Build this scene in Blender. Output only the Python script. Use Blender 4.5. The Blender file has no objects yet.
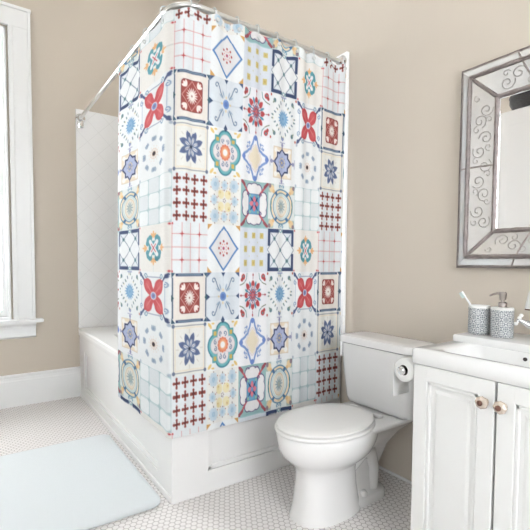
import bpy, bmesh, math, random
import numpy as np
from mathutils import Vector, Matrix
random.seed(7)
PI = math.pi
SC = bpy.context.scene
COL = SC.collection
XW, YW, ZC = 1.77, 3.64, 3.45          # toilet wall, window wall, ceiling
XL, YB = -1.15, -1.5                   # opposite wall, wall behind the viewer

# ------------------------------------------------------------------ materials
def lin(c):
    c = c / 255.0
    return c / 12.92 if c <= 0.04045 else ((c + 0.055) / 1.055) ** 2.4
def rgb(*c):
    return (lin(c[0]), lin(c[1]), lin(c[2]), 1.0)
class N:
    def __init__(s, name):
        s.m = bpy.data.materials.new(name); s.m.use_nodes = True
        s.t = s.m.node_tree; s.b = s.t.nodes['Principled BSDF']
    def n(s, typ, **kw):
        o = s.t.nodes.new(typ)
        for k, v in kw.items(): setattr(o, k, v)
        return o
    def l(s, a, b): s.t.links.new(a, b)
    def math(s, op, a, b=None, c=None):
        o = s.n('ShaderNodeMath', operation=op)
        for i, v in enumerate((a, b, c)):
            if v is None: continue
            if isinstance(v, (int, float)): o.inputs[i].default_value = v
            else: s.l(v, o.inputs[i])
        return o.outputs[0]
    def mix(s, f, a, b):
        o = s.n('ShaderNodeMix', data_type='RGBA')
        s.l(f, o.inputs[0])
        for i, v in ((6, a), (7, b)):
            if isinstance(v, tuple): o.inputs[i].default_value = v
            else: s.l(v, o.inputs[i])
        return o.outputs[2]
def mat(name, col, rough=0.5, metal=0.0, spec=0.5, bump=0.0, bscale=60.0, vary=0.0, vscale=8.0, coat=0.0, trans=0.0, alpha=1.0, sub=0.0):
    q = N(name); b = q.b
    b.inputs['Base Color'].default_value = col
    b.inputs['Roughness'].default_value = rough
    b.inputs['Metallic'].default_value = metal
    b.inputs['Specular IOR Level'].default_value = spec
    b.inputs['Coat Weight'].default_value = coat
    b.inputs['Transmission Weight'].default_value = trans
    tc = q.n('ShaderNodeTexCoord')
    if bump:
        ns = q.n('ShaderNodeTexNoise'); ns.inputs['Scale'].default_value = bscale; ns.inputs['Detail'].default_value = 4
        q.l(tc.outputs['Object'], ns.inputs['Vector'])
        bp = q.n('ShaderNodeBump'); bp.inputs['Strength'].default_value = bump; bp.inputs['Distance'].default_value = 0.01
        q.l(ns.outputs['Fac'], bp.inputs['Height']); q.l(bp.outputs['Normal'], b.inputs['Normal'])
    if vary:
        ns = q.n('ShaderNodeTexNoise'); ns.inputs['Scale'].default_value = vscale; ns.inputs['Detail'].default_value = 3
        q.l(tc.outputs['Object'], ns.inputs['Vector'])
        c2 = tuple(max(0, v * (1 - vary)) for v in col[:3]) + (1,)
        q.l(q.mix(ns.outputs['Fac'], col, c2), b.inputs['Base Color'])
    return q.m

M = {}
M['wall'] = mat('beige_wall_paint', rgb(201, 191, 178), 0.75, spec=0.25, bump=0.03, bscale=180, vary=0.03, vscale=1.3)
M['ceiling'] = mat('ceiling_paint', rgb(240, 238, 234), 0.8, vary=0.02)
M['trim'] = mat('white_gloss_trim', rgb(233, 234, 234), 0.35, vary=0.02, vscale=3)
M['apron'] = mat('white_painted_panel', rgb(230, 229, 228), 0.4, vary=0.02, vscale=3)
M['porcelain'] = mat('white_porcelain', rgb(226, 225, 224), 0.12, coat=0.4, vary=0.01)
M['deck'] = mat('white_tub_enamel', rgb(240, 240, 239), 0.3, vary=0.01)
M['linen'] = mat('bright_white_lacquer', rgb(234, 233, 231), 0.4, vary=0.01)
M['seatplastic'] = mat('white_seat_plastic', rgb(226, 225, 223), 0.22, vary=0.01)
M['cabinet'] = mat('white_cabinet_paint', rgb(224, 224, 222), 0.38, vary=0.02, vscale=4)
M['sink'] = mat('white_sink_ceramic', rgb(225, 225, 224), 0.15, coat=0.3, vary=0.01)
M['dark'] = mat('dark_gap', rgb(60, 56, 54), 0.8, vary=0.1)
M['chrome'] = mat('polished_chrome', rgb(225, 226, 228), 0.12, metal=1.0, vary=0.03)
M['nickel'] = mat('brushed_nickel', rgb(176, 168, 164), 0.3, metal=1.0, vary=0.08)
M['rod'] = mat('satin_rod_steel', rgb(214, 214, 212), 0.28, metal=0.85, vary=0.05)
M['ring'] = mat('clear_grey_ring_plastic', rgb(205, 208, 208), 0.2, vary=0.05)
M['antique'] = mat('antiqued_silver_edge', rgb(158, 148, 146), 0.42, metal=0.75, bump=0.4, bscale=90, vary=0.5, vscale=45)
M['mirror'] = mat('mirror_glass', rgb(246, 245, 244), 0.015, metal=1.0, vary=0.01)
M['oldmirror'] = mat('aged_mirror_glass', rgb(228, 227, 226), 0.14, metal=0.6, bump=0.08, bscale=14, vary=0.12, vscale=30)
M['etch'] = mat('frosted_etching', rgb(132, 129, 128), 0.6, vary=0.1, vscale=50)
M['paper'] = mat('white_tissue_paper', rgb(230, 230, 228), 0.9, bump=0.1, bscale=300, vary=0.01)
M['card'] = mat('dark_cardboard_core', rgb(70, 66, 64), 0.9, vary=0.2)
M['lipwhite'] = mat('white_glazed_lip', rgb(232, 232, 230), 0.3, vary=0.02)
M['brush'] = mat('white_brush_plastic', rgb(236, 238, 238), 0.3, vary=0.02)
M['bristle'] = mat('pale_green_bristles', rgb(205, 220, 216), 0.7, vary=0.1, vscale=200)
M['glassbead'] = mat('amber_glass_knob', rgb(198, 183, 168), 0.12, coat=0.6, vary=0.25, vscale=60)
M['bronze'] = mat('aged_bronze', rgb(122, 88, 76), 0.35, metal=0.6, vary=0.3, vscale=90)
M['ribbed'] = mat('ribbed_white_glaze', rgb(226, 226, 225), 0.2, vary=0.12, vscale=60)
M['basket'] = mat('black_woven_cane', rgb(36, 32, 32), 0.6, bump=0.6, bscale=60, vary=0.5, vscale=30)
M['outdoor'] = mat('pale_outdoor_render', rgb(235, 238, 240), 0.9, vary=0.05)
# hexagonal mosaic floor, all in node maths
def hex_mat():
    q = N('hexagon_mosaic_floor'); tc = q.n('ShaderNodeTexCoord'); sp = q.n('ShaderNodeSeparateXYZ')
    q.l(tc.outputs['Object'], sp.inputs[0])
    S = 0.0262; R3 = math.sqrt(3)
    x = q.math('DIVIDE', sp.outputs['X'], S); y = q.math('DIVIDE', sp.outputs['Y'], S)
    def cell(ox, oy):
        u = q.math('SUBTRACT', q.math('FLOORED_MODULO', q.math('ADD', x, ox), 1.0), 0.5)
        v = q.math('SUBTRACT', q.math('FLOORED_MODULO', q.math('ADD', y, oy), R3), R3 / 2)
        au = q.math('ABSOLUTE', u); av = q.math('ABSOLUTE', v)
        d = q.math('MAXIMUM', au, q.math('ADD', q.math('MULTIPLY', au, 0.5), q.math('MULTIPLY', av, R3 / 2)))
        return d
    d = q.math('MINIMUM', cell(0, 0), cell(0.5, R3 / 2))
    mr = q.n('ShaderNodeMapRange'); mr.inputs[1].default_value = 0.425; mr.inputs[2].default_value = 0.465
    q.l(d, mr.inputs[0])
    ns = q.n('ShaderNodeTexNoise'); ns.inputs['Scale'].default_value = 3.0; q.l(tc.outputs['Object'], ns.inputs['Vector'])
    tile = q.mix(ns.outputs['Fac'], rgb(232, 229, 227), rgb(223, 219, 217))
    q.l(q.mix(mr.outputs[0], tile, rgb(170, 163, 161)), q.b.inputs['Base Color'])
    rr = q.n('ShaderNodeMapRange'); rr.inputs[3].default_value = 0.28; rr.inputs[4].default_value = 0.85
    q.l(mr.outputs[0], rr.inputs[0]); q.l(rr.outputs[0], q.b.inputs['Roughness'])
    bp = q.n('ShaderNodeBump', invert=True); bp.inputs['Strength'].default_value = 0.35; bp.inputs['Distance'].default_value = 0.002
    q.l(mr.outputs[0], bp.inputs['Height']); q.l(bp.outputs['Normal'], q.b.inputs['Normal'])
    return q.m
M['floor'] = hex_mat()
# glazed surround tiles set on the diagonal
def surround_mat():
    q = N('diagonal_white_wall_tile'); tc = q.n('ShaderNodeTexCoord'); sp = q.n('ShaderNodeSeparateXYZ')
    q.l(tc.outputs['Object'], sp.inputs[0])
    h = q.math('ADD', sp.outputs['X'], sp.outputs['Y']); z = sp.outputs['Z']
    def g(a):
        m = q.math('ABSOLUTE', q.math('SUBTRACT', q.math('FLOORED_MODULO', q.math('DIVIDE', a, 0.17), 1.0), 0.5))
        return q.math('GREATER_THAN', m, 0.486)
    d = q.math('MAXIMUM', g(q.math('ADD', h, z)), g(q.math('SUBTRACT', h, z)))
    q.l(q.mix(d, rgb(242, 242, 242), rgb(232, 232, 232)), q.b.inputs['Base Color'])
    q.b.inputs['Roughness'].default_value = 0.2
    return q.m
M['surround'] = surround_mat()
# grey and white lattice print of the two vanity cups
def cup_mat():
    q = N('grey_lattice_print'); tc = q.n('ShaderNodeTexCoord'); sp = q.n('ShaderNodeSeparateXYZ')
    q.l(tc.outputs['Object'], sp.inputs[0])
    a = q.math('MULTIPLY', q.math('ARCTAN2', sp.outputs['Y'], sp.outputs['X']), 8 / (2 * PI))
    z = q.math('DIVIDE', sp.outputs['Z'], 0.0335)
    def tri(v): return q.math('ABSOLUTE', q.math('SUBTRACT', q.math('FLOORED_MODULO', v, 1.0), 0.5))
    ta, tz = tri(a), tri(z)
    s = q.math('ADD', ta, tz)
    k = q.math('FLOORED_MODULO', q.math('MULTIPLY', s, 3.0), 1.0)
    w = q.math('GREATER_THAN', k, 0.5)
    c = q.math('LESS_THAN', q.math('ABSOLUTE', q.math('SUBTRACT', ta, tz)), 0.07)
    f = q.math('ABSOLUTE', q.math('SUBTRACT', w, c))
    q.l(q.mix(f, rgb(126, 132, 138), rgb(208, 209, 209)), q.b.inputs['Base Color'])
    q.b.inputs['Roughness'].default_value = 0.4
    return q.m
M['cup'] = cup_mat()
def rug_mat():
    m = mat('pale_blue_white_pile', rgb(217, 222, 224), 0.95, spec=0.1, bump=0.4, bscale=420, vary=0.03, vscale=220)
    m.node_tree.nodes['Principled BSDF'].inputs['Sheen Weight'].default_value = 0.3
    return m
M['rug'] = rug_mat()
def glass_mat():
    q = N('window_glass'); q.b.inputs['Base Color'].default_value = (1, 1, 1, 1)
    q.b.inputs['Transmission Weight'].default_value = 1.0; q.b.inputs['Roughness'].default_value = 0.0
    q.b.inputs['IOR'].default_value = 1.1
    ns = q.n('ShaderNodeTexNoise'); ns.inputs['Scale'].default_value = 1.5
    bp = q.n('ShaderNodeBump'); bp.inputs['Strength'].default_value = 0.01
    q.l(ns.outputs['Fac'], bp.inputs['Height']); q.l(bp.outputs['Normal'], q.b.inputs['Normal'])
    return q.m
M['glass'] = glass_mat()

# ------------------------------------------------------------------ builders
def root_loc(p):
    v = Vector((0, 0, 0))
    while p is not None:
        v += p.location; p = p.parent
    return v
def obj(name, bm, m, parent=None, origin=None, smooth=False, ang=0.6):
    """link bm (built in world coordinates) as ONE mesh object"""
    bmesh.ops.recalc_face_normals(bm, faces=bm.faces)
    o0 = Vector(origin) if origin is not None else (root_loc(parent) if parent else Vector((0, 0, 0)))
    bmesh.ops.translate(bm, verts=bm.verts, vec=-o0)
    if smooth:
        for f in bm.faces: f.smooth = True
        for e in bm.edges:
            if len(e.link_faces) == 2 and e.calc_face_angle(0) > ang: e.smooth = False
    me = bpy.data.meshes.new(name); bm.to_mesh(me); bm.free()
    me.materials.append(m)
    o = bpy.data.objects.new(name, me); COL.objects.link(o)
    o.location = o0 - (root_loc(parent) if parent else Vector((0, 0, 0)))
    o.parent = parent
    return o
def tag(o, label, cat, group=None):
    o['label'] = label; o['category'] = cat
    if group: o['group'] = group
    return o
def thing(name, label, cat, loc, group=None):
    o = bpy.data.objects.new(name, None); COL.objects.link(o); o.location = loc
    return tag(o, label, cat, group)
def struct(name, bm, m, parent=None, **kw):
    o = obj(name, bm, m, parent, **kw)
    if parent is None: o['kind'] = 'structure'
    return o
def box(bm, x0, x1, y0, y1, z0, z1, bev=0.0, seg=2):
    vs = [bm.verts.new((x, y, z)) for z in (z0, z1) for y in (y0, y1) for x in (x0, x1)]
    fs = [(0, 2, 3, 1), (4, 5, 7, 6), (0, 1, 5, 4), (2, 6, 7, 3), (0, 4, 6, 2), (1, 3, 7, 5)]
    faces = [bm.faces.new([vs[i] for i in f]) for f in fs]
    if bev > 0:
        es = list({e for f in faces for e in f.edges})
        bmesh.ops.bevel(bm, geom=es, offset=bev, segments=seg, affect='EDGES', profile=0.5)
def ring_loft(bm, rings, cap0=True, cap1=True, closed=True):
    R = [[bm.verts.new(p) for p in r] for r in rings]
    n = len(R[0])
    for a, b in zip(R[:-1], R[1:]):
        for i in range(n if closed else n - 1):
            j = (i + 1) % n
            bm.faces.new((a[i], a[j], b[j], b[i]))
    if cap0: bm.faces.new(R[0])
    if cap1: bm.faces.new(R[-1])
    return R
def basis(d):
    d = d.normalized(); a = Vector((0, 0, 1)) if abs(d.z) < 0.9 else Vector((1, 0, 0))
    u = d.cross(a).normalized(); return u, d.cross(u).normalized()
def tube(bm, pts, rad, n=12, caps=True, cyclic=False):
    pts = [Vector(p) for p in pts]; rings = []
    rad = rad if isinstance(rad, (list, tuple)) else [rad] * len(pts)
    u = None
    for i, p in enumerate(pts):
        if cyclic: d = pts[(i + 1) % len(pts)] - pts[i - 1]
        else: d = pts[min(i + 1, len(pts) - 1)] - pts[max(i - 1, 0)]
        d.normalize()
        if u is None: u, v = basis(d)
        else:
            u = (u - d * u.dot(d)).normalized(); v = d.cross(u)
        rings.append([p + (u * math.cos(2 * PI * k / n) + v * math.sin(2 * PI * k / n)) * rad[i] for k in range(n)])
    if cyclic: rings.append(rings[0])
    ring_loft(bm, rings, caps and not cyclic, caps and not cyclic)
def lathe(bm, c, axis, prof, n=32, rib=0, ribamp=0.0):
    """prof: list of (distance along axis, radius)"""
    c = Vector(c); axis = Vector(axis).normalized(); u, v = basis(axis)
    rings = []
    for t, r in prof:
        r = max(r, 1e-4)
        rings.append([c + axis * t + (u * math.cos(2 * PI * k / n) + v * math.sin(2 * PI * k / n)) * r * (1 + (ribamp * math.cos(rib * 2 * PI * k / n) if rib else 0)) for k in range(n)])
    ring_loft(bm, rings)
def oval(cx, cy, z, a, b, ex=2.0, n=48, egg=0.0):
    """superellipse in plan; egg > 0 narrows the -X end"""
    out = []
    for k in range(n):
        t = 2 * PI * k / n; c, s = math.cos(t), math.sin(t)
        x = math.copysign(abs(c) ** (2 / ex), c); y = math.copysign(abs(s) ** (2 / ex), s)
        w = 1.0 - egg * max(0.0, -x) ** 2 * 0.5
        out.append(Vector((cx + a * x, cy + b * y * w, z)))
    return out
def rrect(x0, x1, y0, y1, z, r, n=6):
    out = []
    for cx, cy, a0 in ((x1 - r, y1 - r, 0), (x0 + r, y1 - r, PI / 2), (x0 + r, y0 + r, PI), (x1 - r, y0 + r, 1.5 * PI)):
        for k in range(n + 1):
            a = a0 + PI / 2 * k / n
            out.append(Vector((cx + r * math.cos(a), cy + r * math.sin(a), z)))
    return out
B = bmesh.new

# ------------------------------------------------------------------ room shell
bm = B(); box(bm, XL - .15, XW + .15, YB - .15, YW + .15, -0.1, 0); struct('floor', bm, M['floor'])
bm = B(); box(bm, XL - .15, XW + .15, YB - .15, YW + .15, ZC, ZC + .1); struct('ceiling', bm, M['ceiling'])
bm = B(); box(bm, XW, XW + .15, YB - .15, YW + .15, 0, ZC); struct('wall_right', bm, M['wall'])
WX0, WX1, WZ0, WZ1 = -0.78, 0.257, 0.653, 2.765       # opening of the window
def wall_y(name, y0, y1, ox0, ox1, oz0, oz1):
    bm = B()
    box(bm, XL, ox0, y0, y1, 0, ZC); box(bm, ox1, XW, y0, y1, 0, ZC)
    box(bm, ox0, ox1, y0, y1, 0, oz0); box(bm, ox0, ox1, y0, y1, oz1, ZC)
    struct(name, bm, M['wall'])
wall_y('wall_back', YW, YW + .15, WX0, WX1, WZ0, WZ1)
BX0, BX1, BZ0, BZ1 = -0.2, 1.2, 0.7, 2.8
wall_y('wall_front', YB - .15, YB, BX0, BX1, BZ0, BZ1)
LY0, LY1 = -1.25, 0.65
bm = B()
for q in ((YB - .15, LY0, 0, ZC), (LY1, YW + .15, 0, ZC), (LY0, LY1, 0, BZ0), (LY0, LY1, BZ1, ZC)): box(bm, XL - .15, XL, *q)
struct('wall_left', bm, M['wall'])
# baseboards
def baseboard(name, x0, x1, y, sgn, h=0.24):
    prof = [(0, 0), (.022, 0), (.022, h - .05), (.017, h - .042), (.017, h - .022), (.021, h - .016), (.021, h - .006), (.012, h), (0, h)]
    bm = B(); ring_loft(bm, [[Vector((x, y + sgn * d, z)) for d, z in prof] for x in (x0, x1)])
    return struct(name, bm, M['trim'])
baseboard('baseboard_back', XL, 0.729, YW, -1)
baseboard('baseboard_front', XL, XW, YB, 1)
bm = B(); box(bm, XL, XL + .022, YB, YW, 0, .24, .004); struct('baseboard_left', bm, M['trim'])
bm = B(); box(bm, XW - .009, XW, .91, 1.752, 0, .014, .003); struct('trim_1', bm, M['apron'])

# window 1 (left of the picture) and two added windows out of view for fill light
def window(name, x0, x1, z0, z1, yi, d, stool_x=0.05):
    """yi: inner wall face, d: +1 when the outside lies towards +Y"""
    def bx(bm, xa, xb, ya, yb, za, zb, bev=.003):
        a, b = yi + d * ya, yi + d * yb
        box(bm, xa, xb, min(a, b), max(a, b), za, zb, bev)
    w = bpy.data.objects.new(name, None); COL.objects.link(w); w['kind'] = 'structure'; w.location = ((x0 + x1) / 2, yi, z0)
    cw = 0.156
    bm = B()
    for xa, xb in ((x0 - cw, x0 - .012), (x1 + .012, x1 + cw)):
        bx(bm, xa, xb, -.024, -.001, z0, z1 + cw)
        q = (xb - .03, xb) if xa < x0 - .05 and xa < x1 - .2 else (xa, xa + .03)
        bx(bm, q[0], q[1], -.030, -.001, z0, z1 + .02)
        q = (xa, xa + .02) if xa < x1 - .2 else (xb - .02, xb)
        bx(bm, q[0], q[1], -.034, -.001, z0, z1 + cw + .004)
    bx(bm, x0 - cw + .001, x1 + cw - .001, -.026, -.001, z1 + .012, z1 + cw - .006)
    bx(bm, x0 - cw - .004, x1 + cw + .004, -.036, -.001, z1 + cw - .02, z1 + cw + .004)
    obj('window_casing', bm, M['trim'], w)
    bm = B()      # jambs lining the opening and stops
    bx(bm, x0, x0 + .016, -.012, .15, z0, z1); bx(bm, x1 - .016, x1, -.012, .15, z0, z1)
    bx(bm, x0, x1, -.012, .15, z1 - .016, z1); bx(bm, x0 + .0, x1, -.0, .15, z0 - .0, z0 + .02)
    bx(bm, x0 + .016, x0 + .03, .02, .04, z0, z1 - .016); bx(bm, x1 - .03, x1 - .016, .02, .04, z0, z1 - .016)
    obj('window_jamb', bm, M['trim'], w)
    zm = 1.76
    for yy, za, zb in ((.045, z0 + .02, zm + .018), (.085, zm - .018, z1 - .018)):
        bm = B(); xa, xb = x0 + .018, x1 - .018; s = .036
        bx(bm, xa, xa + s, yy, yy + .035, za, zb); bx(bm, xb - s, xb, yy, yy + .035, za, zb)
        bx(bm, xa + s - .002, xb - s + .002, yy, yy + .035, za, za + s + .01); bx(bm, xa + s - .002, xb - s + .002, yy, yy + .035, zb - s, zb)
        sash = obj('window_sash', bm, M['trim'], w)
        bm = B(); bx(bm, xa + s - .004, xb - s + .004, yy + .015, yy + .019, za + s, zb - s + .004, 0)
        obj('window_pane', bm, M['glass'], sash)
    bm = B(); bx(bm, x0 - cw - stool_x, x1 + cw + stool_x, -.075, .02, z0 - .026, z0 + .001, .008)
    obj('window_sill', bm, M['trim'], w)
    bm = B()
    prof = [(-.001, z0 - .025), (-.066, z0 - .025), (-.064, z0 - .034), (-.052, z0 - .042), (-.036, z0 - .056), (-.03, z0 - .07), (-.028, z0 - .13), (-.001, z0 - .145)]
    ring_loft(bm, [[Vector((x, yi + d * y, z)) for y, z in prof] for x in (x0 - cw, x1 + cw)])
    obj('window_apron', bm, M['trim'], w)
    return w
window('window_1', WX0, WX1, WZ0, WZ1, YW, 1)
window('fill_window_2', BX0, BX1, BZ0, BZ1, YB, -1)  # unseen window, added so fill light enters from behind the viewer
w3 = window('fill_window_3', -(LY1 - LY0) / 2, (LY1 - LY0) / 2, BZ0, BZ1, 0, -1)  # unseen side window, added to light the toilet wall and vanity
w3.location = (XL, (LY0 + LY1) / 2, BZ0); w3.rotation_euler = (0, 0, -PI / 2)

# ------------------------------------------------------------------ bathtub in its panelled surround
XT, YT, ZR = 0.726, 1.744, 0.552
tub = thing('bathtub', 'built-in white bathtub with panelled apron, standing behind the patterned shower curtain', 'bathtub', (XT, YT, 0))
bm = B()      # deck with basin
x0, x1, y0, y1 = XT - .010, XW - .003, YT - .010, YW - .003
outer = lambda z, g=0: rrect(x0 + g, x1 - g, y0 + g, y1 - g, z, .012, 6)
inner = lambda z, g: rrect(XT + .13 + g, XW - .10 - g, YT + .12 + g, YW - .38 - g, z, .16, 6)
ring_loft(bm, [outer(ZR - .034, .004), outer(ZR - .03, 0), outer(ZR - .008, 0), outer(ZR, .007), inner(ZR, 0), inner(ZR - .012, .01), inner(.3, .05), inner(.12, .09), inner(.1, .14)], cap0=False)
obj('tub_deck', bm, M['deck'], tub, smooth=True)
def panel_y(bm, y, sgn, x0, x1, z0, z1, t=.014, rail=.12, st=.1, molding=.014, plinth=.0):
    """panel in a plane of constant Y; sgn the outward direction"""
    def bx(a, b, u, v, za, zb, bev=.002):
        p, q = y + sgn * u, y + sgn * v
        box(bm, a, b, min(p, q), max(p, q), za, zb, bev)
    return bx
# front apron (long side, plane X = XT) : outward is -X
bm = B()
def ap(y0_, y1_, d0, d1, z0_, z1_, bev=.002): box(bm, XT - d1, XT - d0, y0_, y1_, z0_, z1_, bev)
ya, yb, za, zb = 1.925, 3.49, .085, .385
ap(YT + .012, YW - .003, -.035, -.018, 0, ZR - .03, 0)
ap(YT + .0005, ya, -.025, 0, 0, ZR - .034); ap(yb, YW - .001, -.025, 0, 0, ZR - .034)
ap(ya - .01, yb + .01, -.025, -.0002, 0, za); ap(ya - .01, yb + .01, -.025, -.0002, zb, ZR - .034)
for q in ((ya, ya + .022, za, zb), (yb - .022, yb, za, zb), (ya, yb, za, za + .022), (ya, yb, zb - .022, zb)): ap(q[0], q[1], -.020, -.007, q[2], q[3], .005)
ap(YT + .001, YW - .002, -.02, .008, ZR - .058, ZR - .03, .006)
ap(YT + .001, YW - .002, -.02, .006, 0, .03, .005)
obj('apron_panel', bm, M['apron'], tub)
bm = B()      # end panel, plane Y = YT, outward -Y
def ep(x0_, x1_, d0, d1, z0_, z1_, bev=.002): box(bm, x0_, x1_, YT - d1, YT - d0, z0_, z1_, bev)
xa, xb, za, zb = .905, 1.62, .105, .40
ep(XT + .012, XW - .003, -.035, -.018, 0, ZR - .03, 0)
ep(XT + .0005, xa, -.025, 0, 0, ZR - .034); ep(xb, XW - .003, -.025, 0, 0, ZR - .034)
ep(xa - .01, xb + .01, -.025, -.0002, 0, za); ep(xa - .01, xb + .01, -.025, -.0002, zb, ZR - .034)
for q in ((xa, xa + .022, za, zb), (xb - .022, xb, za, zb), (xa, xb, za, za + .022), (xa, xb, zb - .022, zb)): ep(q[0], q[1], -.020, -.007, q[2], q[3], .005)
obj('end_panel', bm, M['apron'], tub)

# tiled surround
bm = B(); box(bm, XT - .008, XW - .026, YW - .022, YW - .001, ZR + .001, 2.283, .003)
obj('surround', bm, M['surround'])
bpy.data.objects['surround'].name = 'trim_2'; bpy.data.objects['trim_2']['kind'] = 'structure'
bm = B(); box(bm, XW - .024, XW - .001, YT - .03, YW - .001, ZR + .001, 2.262, .004)
o = obj('trim_3', bm, M['surround']); o['kind'] = 'structure'

# ------------------------------------------------------------------ shower rod
RX, RY, RZ, RR = .75, 1.752, 2.212, .13
rod = thing('shower_rod', 'curved corner shower rod of satin steel above the bathtub', 'curtain rod', (RX, RY, RZ))
arc = [(RX + RR - RR * math.cos(a), RY + RR - RR * math.sin(a), RZ) for a in [PI / 2 * k / 16 for k in range(17)]]
bm = B(); tube(bm, [(RX, YW - .03, RZ), (RX, 3.0, RZ), (RX, 2.4, RZ)] + arc + [(1.2, RY, RZ), (1.5, RY, RZ), (XW - .032, RY, RZ)], .0125, 14)
obj('rod_pole', bm, M['rod'], rod, smooth=True)
bm = B(); lathe(bm, (RX, YW - .0215, RZ), (0, -1, 0), [(0, .036), (.006, .036), (.012, .024), (.03, .018), (.032, .0)], 28)
box(bm, RX - .022, RX + .022, YW - .034, YW - .022, RZ - .075, RZ + .0, .004)
obj('rod_flange', bm, M['chrome'], rod, smooth=True)
bm = B(); lathe(bm, (XW - .024, RY, RZ), (-1, 0, 0), [(0, .036), (.006, .036), (.012, .024), (.03, .018), (.032, .0)], 28)
box(bm, XW - .036, XW - .0245, RY - .018, RY + .018, RZ - .078, RZ + .02, .004)
obj('rod_flange', bm, M['chrome'], rod, smooth=True)

# ------------------------------------------------------------------ tile print of the curtain
class Tile:
    K = 256
    ax = (np.arange(K) + .5) / K * 2 - 1
    x, y = np.meshgrid(ax, -ax)
    r = np.hypot(x, y); th = np.arctan2(y, x)
    def __init__(s, bg): s.c = np.zeros((s.K, s.K, 3)) + np.array(bg, float); s.edge = .02
    def put(s, d, col, a=1.0):
        """d: signed distance, inside < 0"""
        m = np.clip(.5 - d / s.edge, 0, 1)[..., None] * a
        s.c = s.c * (1 - m) + np.array(col, float) * m
    def disc(s, cx, cy, r, col, a=1., sx=1., sy=1.): s.put((np.hypot((s.x - cx) / sx, (s.y - cy) / sy) - r) * min(sx, sy), col, a)
    def ring(s, cx, cy, r, w, col, a=1., sx=1., sy=1.): s.put((np.abs(np.hypot((s.x - cx) / sx, (s.y - cy) / sy) - r)) - w, col, a)
    def rect(s, x0, x1, y0, y1, col, a=1.): s.put(np.maximum(np.maximum(x0 - s.x, s.x - x1), np.maximum(y0 - s.y, s.y - y1)), col, a)
    def seg(s, x0, y0, x1, y1, w, col, a=1.):
        dx, dy = x1 - x0, y1 - y0; L = dx * dx + dy * dy + 1e-9
        t = np.clip(((s.x - x0) * dx + (s.y - y0) * dy) / L, 0, 1)
        s.put(np.hypot(s.x - x0 - t * dx, s.y - y0 - t * dy) - w, col, a)
    def poly(s, pts, w, col, a=1.):
        for p, q in zip(pts[:-1], pts[1:]): s.seg(p[0], p[1], q[0], q[1], w, col, a)
    def leaf(s, cx, cy, ang, L, W, col, a=1.):
        """petal from (cx,cy) outwards along ang"""
        ca, sa = math.cos(ang), math.sin(ang)
        u = ((s.x - cx) * ca + (s.y - cy) * sa) / L; v = -(s.x - cx) * sa + (s.y - cy) * ca
        w = W * np.sqrt(np.clip(u, 0, 1)) * np.clip(1 - np.clip(u, 0, 1) ** 3, 0, 1) * 1.35
        d = np.abs(v) - w
        s.put(np.where((u < 0) | (u > 1), .2, d), col, a)
    def curl(s, cx, cy, a0, rad, turns, w, col, a=1., sg=1):
        pts = []
        for k in range(13):
            t = k / 12; rr = rad * (1 - .75 * t); q = a0 + sg * turns * 2 * PI * t
            pts.append((cx + rr * math.cos(q), cy + rr * math.sin(q)))
        s.poly(pts, w, col, a)
    def tri(s, pts, col, a=1.):
        d = None
        A = sum(p[0] * q[1] - q[0] * p[1] for p, q in zip(pts, pts[1:] + pts[:1]))
        for p, q in zip(pts, pts[1:] + pts[:1]):
            dx, dy = q[0] - p[0], q[1] - p[1]; L = math.hypot(dx, dy)
            e = ((s.x - p[0]) * dy - (s.y - p[1]) * dx) / L * (1 if A > 0 else -1)
            d = e if d is None else np.maximum(d, e)
        s.put(d, col, a)
    def grain(s, k, seed):
        g = np.random.default_rng(seed).normal(0, 1, (32, 32, 1))
        g = np.kron(g, np.ones((8, 8, 1))); s.c = np.clip(s.c + g * k, 0, 255)
    def out(s): return np.clip(s.c, 0, 255).reshape(64, 4, 64, 4, 3).mean((1, 3))
W1, W2, CR = (238, 241, 242), (230, 235, 238), (238, 235, 230)
NV, BL, TE, RD, BR, OR, YE = (58, 76, 116), (62, 118, 184), (84, 158, 172), (204, 62, 70), (134, 62, 56), (236, 176, 112), (212, 182, 92)
SL, LB, LG = (104, 122, 160), (122, 170, 210), (206, 222, 226)
Q4 = [(1, 1), (-1, 1), (-1, -1), (1, -1)]
def t_cross():
    t = Tile(CR)
    for k in range(4):
        a = PI / 2 * k
        for da, L in ((0, .34), (.6, .26), (-.6, .26)): t.leaf(.42 * math.cos(a), .42 * math.sin(a), a + da, L, .06, OR)
    for sx, sy in Q4:
        t.disc(.27 * sx, .3 * sy, .19, TE); t.disc(.2 * sx, .42 * sy, .13, TE); t.disc(.38 * sx, .2 * sy, .12, TE)
    t.disc(0, 0, .3, TE)
    for sx, sy in Q4: t.seg(0, 0, .2 * sx, .27 * sy, .085, W1)
    for sx, sy in Q4: t.seg(0, 0, .12 * sx, .16 * sy, .02, RD)
    for sx, sy in Q4: t.disc(.94 * sx, .94 * sy, .045, RD)
    t.seg(0, -.72, 0, -.98, .012, LG); t.seg(.72, 0, .98, 0, .012, (190, 190, 190))
    return t
def t_grid():
    t = Tile(W2); c = (222, 132, 130)
    for v in (-.97, -.47, .03, .53): t.seg(v, -1, v, 1, .013, c)
    for v in (.52, 0, -.5): t.seg(-1, v, 1, v, .013, c)
    for sx in (-.47, .53):
        for sy in (.52, -.5):
            t.tri([(sx - .14, sy), (sx, sy + .04), (sx + .14, sy), (sx, sy - .04)], (190, 60, 62)); t.tri([(sx - .04, sy), (sx, sy + .14), (sx + .04, sy), (sx, sy - .14)], (190, 60, 62))
    t.disc(-.95, .95, .04, RD); t.disc(-.95, -.95, .04, RD)
    return t
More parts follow.
